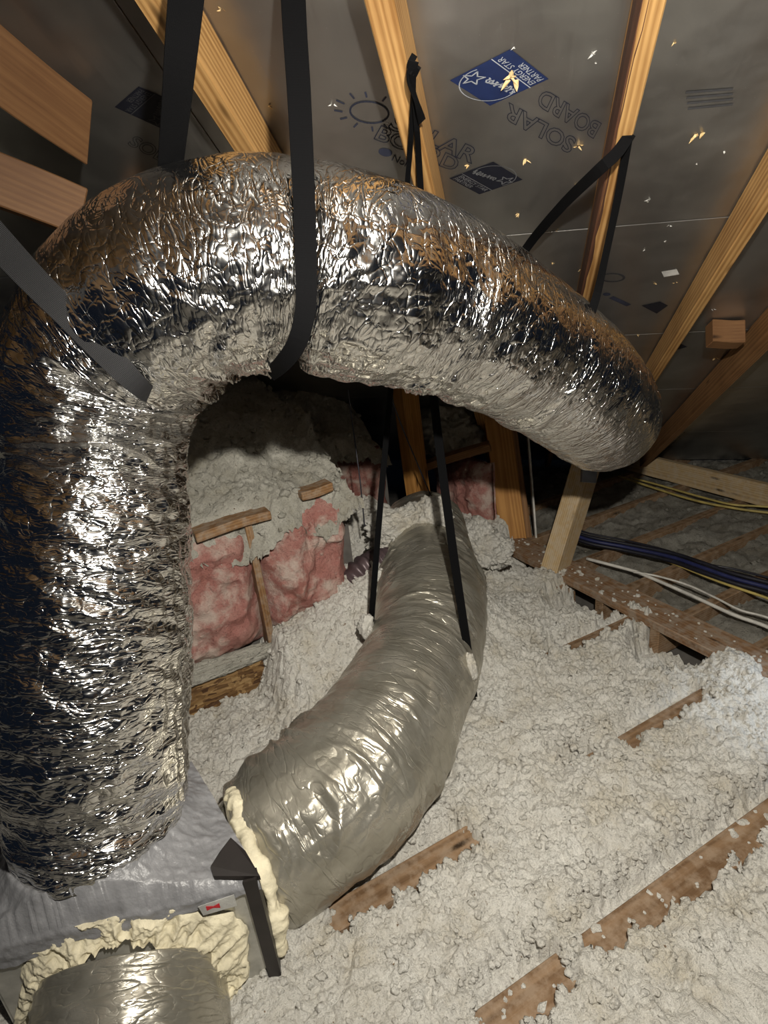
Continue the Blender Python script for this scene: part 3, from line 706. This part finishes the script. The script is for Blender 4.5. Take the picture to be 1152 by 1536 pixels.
lpiece(np.array(bx(-.006, 0, ZT + .012)) + nf * .016, np.array(bx(-.006, 0, -.13)) + nf * .004, .030, .03)
fl0 = [F(352, 1314, ZT + .022), F(390, 1314, ZT + .012), F(368, 1276, ZT + .03), F(346, 1256, ZT + .035), F(330, 1277, ZT + .035), F(316, 1299, ZT + .032), F(320, 1314, ZT + .026)]
vt = [me_b.verts.new(p) for p in fl0]; vb = [me_b.verts.new(np.array(p) - (0, 0, .012)) for p in fl0]
me_b.faces.new(vt); me_b.faces.new(vb[::-1])
for i in range(7): me_b.faces.new((vt[i], vb[i], vb[(i + 1) % 7], vt[(i + 1) % 7]))
bmesh.ops.recalc_face_normals(me_b, faces=me_b.faces[:])
me = bpy.data.meshes.new('corner_strip'); me_b.to_mesh(me); me_b.free(); o = link('corner_strip', me, M['blackmetal'], pl); o['label'] = 'black folded corner strip'
# tape patch and red print on the front
def fquad(name, pts, off, mat, th=.0015):
    bm = bmesh.new(); V1 = [bm.verts.new(np.array(bx(u_, 0, z_)) + nf * off) for u_, z_ in pts]; V0 = [bm.verts.new(np.array(bx(u_, 0, z_)) + nf * (off - th)) for u_, z_ in pts]
    k = len(pts); bm.faces.new(V1); bm.faces.new(V0[::-1])
    for i in range(k): bm.faces.new((V1[i], V0[i], V0[(i + 1) % k], V1[(i + 1) % k]))
    bmesh.ops.recalc_face_normals(bm, faces=bm.faces[:]); me = bpy.data.meshes.new(name); bm.to_mesh(me); bm.free(); return link(name, me, mat, pl)
o = fquad('foil_tape', [(.04, .365), (.12, .355), (.115, .325), (.04, .33)], .033, M['tape']); o['label'] = 'shiny foil tape patch'
fquad('red_print', [(.075, .352), (.088, .347), (.104, .352), (.104, .339), (.09, .343), (.075, .338)], .0345, M['red'], .0008)
# cream foam ring where the foreground duct enters the front
RC = onplane(198, 1600, (*fr, 0), np.r_[nf2, 0])
u_c, z_c = .315, .115
def ring_disp(S, a, b, inner, rdir, c3, s): return .012 * fbm(S * 14, a * 20, b * 20, 95) + .010 * ridge(S * 25, a * 30, b * 30, 96) + .006 * fbm(S * 60, a * 70, b * 70, 97)
ang = np.linspace(-.5, math.pi + .5, 14)
na, nr_ = 320, 60
A_ = np.linspace(-.7, math.pi + .7, na)[:, None] + np.zeros((1, nr_)); Q_ = np.linspace(0, 1, nr_)[None, :] + 0 * A_
wid = .055 + .022 * fbm(A_ * 2.2, 0, 3, 101) + .012 * fbm(A_ * 9, 0, 3, 102) + .045 * np.exp(-((A_ - .45) / .5) ** 2)
rho = .178 + (wid + .02) * Q_
off = .012 + .034 * (1 - Q_) ** .7 * (.7 + .5 * fbm(A_ * 7, Q_ * 2, 1, 103)) + .012 * ridge(A_ * 7, Q_ * 2, 0, 104) * (1 - .5 * Q_) + .006 * fbm(A_ * 18, Q_ * 5, 0, 106) + .004 * fbm(A_ * 40, Q_ * 9, 0, 105)
off = np.where(Q_ > .96, .0, off)
uu, zz = u_c - rho * np.cos(A_), z_c + rho * np.sin(A_)
pos = np.stack([fr[0] + dl[0] * uu + nf2[0] * off, fr[1] + dl[1] * uu + nf2[1] * off, np.minimum(zz, ZT - .005 + 0 * zz)], -1)
link('foam_sealant', mesh_np('foam_sealant', pos.reshape(-1, 3), grid_faces(na, nr_)), M['cream'], pl)
tube('foam_sealant', [(349, 1188, 1.665, .013), (357, 1215, 1.605, .017), (369, 1255, 1.55, .018), (391, 1305, 1.495, .019), (407, 1350, 1.475, .016), (417, 1392, 1.475, .018), (423, 1425, 1.49, .017)], M['cream'], 220, 32, ring_disp, pl)
fd = bpy.data.objects.new('flex_duct', None); COL.objects.link(fd)
tag(fd, 'foreground flex duct with wrinkled foil leaving the box at the bottom edge', 'duct')
d0 = np.array(bx(u_c, .02, z_c)); dv = nrm(nf * .85 + np.array([-.02, 0, -.36]))
tube('film_jacket', [(*(d0 + dv * t), .207) for t in (0, .12, .25, .4, .6, .8)], M['greyfoil'], 260, 260, grey_disp, fd, world=True)
# small corrugated duct beside the far end of the grey one
sd = bpy.data.objects.new('small_flex_duct', None); COL.objects.link(sd); tag(sd, 'small purplish corrugated duct in the dark left of the grey duct', 'duct')
tube('corrugated_film', [(600, 838, 2.80, .06), (565, 848, 2.70, .066), (538, 862, 2.64, .066), (518, 895, 2.66, .062)], M['purple'], 160, 60, lambda S, a, b, i, r, c, s: .007 * np.cos(2 * math.pi * S / .028) + .006 * vnoise(S * 20, a * 15, b * 15, 3), sd)
#==STRAPS==
st = bpy.data.objects.new('support_strap', None); COL.objects.link(st); tag(st, 'wide flat black strap looped over the middle of the silver arch', 'strap')
o = ribbon('strap_leg', [(436, -190, 1.00), (440, 0, 1.02), (449, 150, 1.035), (456, 300, 1.05), (459, 400, 1.055), (458, 465, 1.075), (445, 515, 1.11), (424, 545, 1.17), (405, 562, 1.27)], [.042, .042, .041, .039, .038, .037, .036, .034, .03], M['strap'], .004, st)
o = ribbon('strap_leg', [(300, -190, .86), (279, 0, .92, .0), (266, 140, 1.0, .15), (254, 285, 1.2, .2), (262, 330, 1.42)], [.052, .052, .048, .045, .043], M['strap'], .004, st)
st = bpy.data.objects.new('support_strap', None); COL.objects.link(st); tag(st, 'grey woven strap cutting into the left bend of the silver duct', 'strap')
ribbon('webbing', [(-120, 240, .80), (-20, 345, .92), (45, 415, 1.02), (100, 470, 1.085), (150, 522, 1.105), (188, 560, 1.12), (214, 585, 1.16), (235, 600, 1.25)], [.05, .05, .05, .05, .047, .044, .036, .03], M['strapgrey'], .004, st)
st = bpy.data.objects.new('support_strap', None); COL.objects.link(st); tag(st, 'narrow black strap tied round the barky rafter and slung under the silver duct', 'strap')
ribbon('strap_leg', [(943, 205, 1.27), (928, 290, 1.4), (908, 385, 1.54), (893, 450, 1.62), (872, 505, 1.60), (845, 552, 1.57), (810, 579, 1.56), (770, 593, 1.57), (728, 600, 1.62), (712, 602, 1.72)], [.018, .018, .018, .022, .028, .03, .028, .026, .024, .02], M['strap'], .004, st)
ribbon('strap_leg', [(946, 200, 1.27), (925, 230, 1.285), (895, 258, 1.33), (840, 312, 1.55), (790, 372, 1.80), (762, 425, 1.85), (738, 505, 1.84), (722, 575, 1.76)], [.024, .026, .026, .026, .026, .026, .026, .024], M['strap'], .004, st)
st = bpy.data.objects.new('support_strap', None); COL.objects.link(st); tag(st, 'long thin black strap on the bright rafter holding the grey duct by two legs', 'strap')
def rdep(px, py, off=-.12): return float((roof(px, py, off) - C).dot(R[:, 2] if False else (R @ np.array([0, 0, 1.0]))))
rp = lambda px, py, off=-.12, tw=0.0: (px, py, rdep(px, py, off), tw)
ribbon('hook', [rp(622, 82, -.10), rp(615, 98, -.112), rp(619, 114, -.116), rp(627, 100, -.118)], .012, M['strap'], .006, st)
ribbon('upper_strand', [rp(621, 92), rp(616, 118, -.125, .6), rp(624, 150, -.13, 1.2), rp(633, 182, -.125, .4)], .018, M['strap'], .003, st)
ribbon('strap_leg', [rp(621, 110, -.122, 1.0), rp(617, 200), rp(609, 300, -.14), (588, 560, 2.1), (572, 740, 2.18), (559, 905, 2.24), (556, 950, 2.34)], [.010, .011, .013, .02, .022, .022, .022], M['strap'], .004, st)
ribbon('strap_leg', [rp(617, 108, -.126, 1.0), rp(625, 190, -.125), rp(632, 300, -.14), (649, 580, 2.0), (676, 800, 2.08), (703, 985, 2.10), (711, 1045, 2.22)], [.010, .012, .016, .028, .03, .028, .026], M['strap'], .004, st)
#==CABLES==
def cable(name, pts, r, mat, label, cat='cable', group=None, world=False):
    o = tube(name, [(*p, r) for p in pts], mat, 70, 8, None, None, world=world); return tag(o, label, cat, group)
cable('thin_wire', [(522, 585, 2.5), (532, 660, 2.5), (540, 720, 2.52), (547, 790, 2.56)], .0028, M['black'], 'thin black wire hanging left of the black strap legs', 'wire')
cable('thin_wire', [(582, 585, 2.6), (605, 645, 2.8), (628, 700, 3.0), (655, 765, 3.2)], .0034, M['black'], 'thin black wire slanting across the stud between the strap legs', 'wire')
cable('thin_wire', [(1030, 1258, 1.95), (1042, 1268, 1.955), (1070, 1297, 1.89), (1095, 1320, 1.855), (1112, 1335, 1.86)], .0032, M['cablewhite'], 'thin white wire lying across the longest bare joist', 'wire')
def fl(px, py, z): return tuple(F(px, py, z))
BC = 'dark cables of the bundle over the far joists'
for k, (dy, mt, lb) in enumerate([(-4, 'black', 'black cable on top of the bundle crossing the far joists'), (1, 'blue', 'dark blue cable in the middle of the bundle crossing the far joists'), (6, 'black', 'black cable at the underside of the bundle crossing the far joists'), (-9, 'black', 'thin black cable lying just behind the dark bundle')]):
    cable('power_cable', [fl(835, 790 + dy, .07), fl(880, 808 + dy, .045), fl(940, 820 + dy, .03), fl(1005, 833 + dy + k, .03), fl(1050, 847 + dy + 2 * k, .035), fl(1100, 866 + dy * 1.4, .03), fl(1160, 882 + dy * 1.5, .03), fl(1230, 905 + dy * 2, .03), fl(1500, 985 + dy * 3, .03)], .011 if k < 3 else .006, M[mt], lb, world=True)
cable('power_cable', [fl(920, 822, .03), fl(985, 837, .015), fl(1010, 845, .012), fl(1080, 873, .012), fl(1150, 897, .015), fl(1220, 925, .015), fl(1450, 1010, .02)], .007, M['yellow'], 'yellow cable running just below the dark cable bundle', world=True)
cable('power_cable', [fl(880, 838, .02), fl(945, 855, .015), fl(965, 862, .012), fl(1030, 890, .012), fl(1100, 922, .012), fl(1150, 940, .014), fl(1220, 975, .014), fl(1420, 1070, .014)], .009, M['cablewhite'], 'thick white cable crossing the joists beyond the plank', world=True)
cable('power_cable', [fl(950, 858, .02), fl(985, 864, .014), fl(1030, 877, .012), fl(1070, 895, .012), fl(1110, 915, .012), fl(1150, 926, .012), fl(1220, 955, .012), fl(1400, 1030, .012)], .0055, M['cablewhite'], 'thinner white cable branching off beside the thick white one', world=True)
cable('power_cable', [fl(928, 714, .03), fl(975, 730, .02), fl(1040, 750, .02), fl(1100, 762, .02), fl(1160, 770, .02), fl(1420, 800, .02)], .008, M['yellow'], 'yellow cable at the foot of the pale far board, nearer one', world=True)
cable('power_cable', [fl(945, 716, .04), fl(990, 728, .035), fl(1050, 745, .035), fl(1100, 757, .035), fl(1160, 761, .035), fl(1420, 785, .035)], .007, M['yellow'], 'yellow cable at the foot of the pale far board, farther one', world=True)
#==PRINTS==
def text_pts(s, outline, size_bevel=.012):
    cu = bpy.data.curves.new('lettering', 'FONT'); cu.body = s; cu.resolution_u = 3; cu.offset = .018 if outline else 0.0
    if outline: cu.fill_mode = 'NONE'; cu.bevel_depth = size_bevel; cu.bevel_resolution = 0
    ob = bpy.data.objects.new('lettering_source', cu); COL.objects.link(ob)
    dg = bpy.context.evaluated_depsgraph_get(); me = bpy.data.meshes.new_from_object(ob.evaluated_get(dg))
    bpy.data.objects.remove(ob); bpy.data.curves.remove(cu)
    V = np.array([v.co[:2] for v in me.vertices]); Fs = [list(p.vertices) for p in me.polygons]; bpy.data.meshes.remove(me)
    lo, hi = V.min(0), V.max(0); return (V - lo) / (hi - lo), Fs
def warp(q, corners):                     # corners BL BR TR TL as roof a,b
    u, v = q[:, :1], q[:, 1:]; BL, BR, TR, TL = corners
    return BL * (1 - u) * (1 - v) + BR * u * (1 - v) + TR * u * v + TL * (1 - u) * v
def put(name, ab, Fs, mat, par, z=-.0012, th=.0006):
    V = np.c_[ab, np.full(len(ab), z)]; me = bpy.data.meshes.new(name); me.from_pydata(V.tolist(), [], Fs); me.update(); o = link(name, me, mat, par); return o
def letters(s, px4, mat, outline=False, par=None, z=-.0012, bev=.016):
    q, Fs = text_pts(s, outline, bev); c = [roofxy(*p) for p in px4]
    return put('lettering', warp(q, c), Fs, M[mat], par or panel_at(*px4[0]), z)
def sub(c4, u0, v0, u1, v1):
    return lambda: [warp(np.array([[a, b]]), c4)[0] for a, b in ((u0, v0), (u1, v0), (u1, v1), (u0, v1))]
def strokes(lines, wd):
    """flat strokes along polylines in a unit square"""
    V, Fs = [], []
    for ln in lines:
        ln = np.array(ln, float)
        for i in range(len(ln) - 1):
            d = ln[i + 1] - ln[i]; L = np.linalg.norm(d)
            if L < 1e-9: continue
            d /= L; n_ = np.array([-d[1], d[0]]) * wd / 2; k = len(V)
            V += [ln[i] - n_ - d * wd * .3, ln[i + 1] - n_ + d * wd * .3, ln[i + 1] + n_ + d * wd * .3, ln[i] + n_ - d * wd * .3]; Fs.append([k, k + 1, k + 2, k + 3])
    return np.array(V), Fs
def circ(cx_, cy_, rx, ry=None, a0=0, a1=2 * math.pi, n=28):
    return [(cx_ + rx * math.cos(t), cy_ + (ry or rx) * math.sin(t)) for t in np.linspace(a0, a1, n)]
def starpts(cx_, cy_, r, rot=.3):
    return [(cx_ + (r if k % 2 == 0 else r * .42) * math.cos(rot + k * math.pi / 5), cy_ + (r if k % 2 == 0 else r * .42) * math.sin(rot + k * math.pi / 5)) for k in range(11)]
def square_label(px4, mat, pale):
    c = [roofxy(*p) for p in px4]; par = panel_at(*px4[0])
    o = put('printed_label', np.array(c), [[0, 1, 2, 3]], M[mat], par, -.0010); 
    V, Fs = strokes([circ(.5, .68, .46, .40, -.25, math.pi + .5), [(0, .30), (1, .30)]], .016); put('label_line', warp(V, c), Fs, M[pale], par, -.0018)
    V, Fs = strokes([starpts(.80, .74, .17)], .022); put('star_emblem', warp(V, c), Fs, M[pale], par, -.0018)
    # handwritten word
    wds = []; x = .06
    for k in range(6):
        wds.append([(x + .10 * t / 6 * 1.05 + .025 * math.sin(t * 2.1), .52 + .02 * k + (.07 if k in (0, 1, 3) else .05) * math.sin(t * 1.05 + k)) for t in range(7)]); x += .095
    V, Fs = strokes(wds, .024); put('script_word', warp(V, c), Fs, M[pale], par, -.0018)
    for s, v0, v1, u1 in (('ENERGY STAR', .165, .265, .94), ('PARTNER', .04, .14, .62)):
        q, Fs = text_pts(s, False); put('lettering', warp(q * np.array([u1 - .06, v1 - v0]) + np.array([.06, v0]), c), Fs, M[pale], par, -.0018)
square_label([(823, 118), (766, 73), (675, 120), (735, 158)], 'inkblue', 'inkpale')
square_label([(674, 267), (719, 291), (784, 269), (740, 242)], 'inkdark', 'inkfaint2' if 'inkfaint2' in M else 'steel')
square_label([(208, 129), (172, 160), (250, 196), (288, 163)], 'inkdark', 'inkfaint')
letters('SOLAR', [(580, 192), (708, 246), (722, 224), (597, 170)], 'ink', True)
letters('BOARD', [(560, 208), (682, 258), (692, 237), (572, 187)], 'ink', True)
letters('SOLAR', [(866, 207), (763, 152), (752, 176), (854, 231)], 'ink', True)
letters('BOARD', [(903, 184), (815, 131), (803, 157), (890, 208)], 'ink', True)
letters('SOLAR', [(190, 216), (278, 262), (288, 246), (203, 202)], 'inkfaint', True)
letters('Nor', [(587, 240), (611, 251), (616, 242), (592, 231)], 'ink')
def roofstrokes(lines_px, wd, mat, name, par=None):
    L = [[roofxy(*p) for p in ln] for ln in lines_px]; V, Fs = strokes(L, wd); return put(name, V, Fs, M[mat], par or panel_at(*lines_px[0][0]), -.0012)
def ell(cx_, cy_, rx, ry, rot=0, n=36): return [(cx_ + rx * math.cos(t) * math.cos(rot) - ry * math.sin(t) * math.sin(rot), cy_ + rx * math.cos(t) * math.sin(rot) + ry * math.sin(t) * math.cos(rot)) for t in np.linspace(0, 2 * math.pi, n)]
rays_ = [[(525, 140), (531, 147)], [(548, 138), (550, 145)], [(579, 145), (574, 151)], [(505, 150), (516, 155)], [(502, 165), (513, 167)], [(511, 178), (520, 176)], [(531, 190), (536, 185)], [(559, 196), (558, 190)], [(580, 192), (576, 187)]]
roofstrokes([ell(554, 168, 29, 16, .12)] + rays_, .0042, 'ink', 'sun_emblem')
pc = [roofxy(*p) for p in ell(578, 228, 10.5, 6, .2, 20)[:-1]]; put('round_emblem', np.array(pc), [list(range(19))], M['ink'], panel_at(578, 228))
roofstrokes([ell(918, 416, 18, 6, 0)], .008, 'inkfaint', 'sun_emblem')
pc = [roofxy(*p) for p in ell(910, 441, 6, 2.4, 0, 16)[:-1]]; put('round_emblem', np.array(pc), [list(range(15))], M['ink'], panel_at(910, 441))
roofstrokes([[(918, 446), (942, 457)]], .02, 'ink', 'printed_bar')
put('printed_label', np.array([roofxy(*p) for p in ((962, 458), (990, 452), (1002, 458), (985, 470))]), [[0, 1, 2, 3]], M['inkdark'], panel_at(962, 458))
put('printed_label', np.array([roofxy(*p) for p in ((998, 519), (1018, 514), (1031, 520), (1010, 526))]), [[0, 1, 2, 3]], M['inkdark'], panel_at(998, 519))
roofstrokes([[(1030 + k, 138 + 9 * k / 1 * .9), (1098, 133 + 8.5 * k * .9)] for k in range(4)], .006, 'inkfaint', 'faded_print')
put('white_sticker', np.array([roofxy(*p) for p in ((992, 407), (1015, 403), (1019, 411), (996, 415))]), [[0, 1, 2, 3]], M['sticker'], panel_at(998, 409))
#==SPLINTERS==
def splinter(px, py, size0, n, mat):
    c = roofxy(px, py); bm = bmesh.new()
    for k in range(n):
        a = random.uniform(0, 6.28); size = size0 * .8; L = size * random.uniform(.4, .9); wd = size * random.uniform(.12, .24); lift = random.uniform(.1, .5) * size
        d = np.array([math.cos(a), math.sin(a)]); q = np.array([-d[1], d[0]]) * wd
        b0 = c + np.array([random.uniform(-.25, .25), random.uniform(-.25, .25)]) * size0
        p = [(*(b0 - q), -.0), (*(b0 + q), -.0), (*(b0 + d * L * .6 + q * .7), -lift * .6), (*(b0 + d * L), -lift), (*(b0 + d * L * .6 - q * .7), -lift * .6), (*(b0 + d * L * .3), -lift * .1 - wd)]
        v = [bm.verts.new(x) for x in p]
        for f in ((0, 1, 5), (1, 2, 5), (2, 3, 5), (3, 4, 5), (4, 0, 5), (0, 4, 3), (0, 3, 1), (1, 3, 2)): bm.faces.new([v[i] for i in f])
    me = bpy.data.meshes.new('splinter'); bm.to_mesh(me); bm.free(); link('splinter', me, M[mat], panel_at(px, py))
for px, py, s_, n_, mt in [(768, 116, .034, 6, 'splint'), (888, 82, .022, 4, 'whiteflake'), (893, 95, .012, 2, 'whiteflake'), (1011, 64, .013, 3, 'splint'), (332, 13, .017, 3, 'splint'), (405, 160, .016, 3, 'splint'), (499, 158, .017, 3, 'whiteflake'), (787, 239, .02, 3, 'splint'), (868, 218, .024, 4, 'splint'), (1050, 198, .03, 4, 'splint'), (972, 301, .02, 3, 'whiteflake'), (776, 321, .019, 3, 'splint'), (864, 276, .018, 3, 'splint'), (1085, 228, .012, 2, 'whiteflake'), (772, 72, .012, 2, 'whiteflake'), (702, 249, .018, 3, 'splint'), (1005, 338, .014, 2, 'whiteflake'), (967, 374, .014, 2, 'whiteflake'), (996, 362, .012, 2, 'whiteflake'), (835, 345, .016, 2, 'splint'), (984, 425, .02, 2, 'splint'), (1013, 424, .018, 2, 'splint'), (830, 395, .016, 3, 'splint'), (957, 502, .02, 2, 'splint'), (1069, 464, .016, 2, 'whiteflake'), (1075, 537, .03, 2, 'splint'), (869, 405, .016, 2, 'splint'), (1045, 245, .01, 2, 'whiteflake')]:
    splinter(px, py, s_, n_, mt)
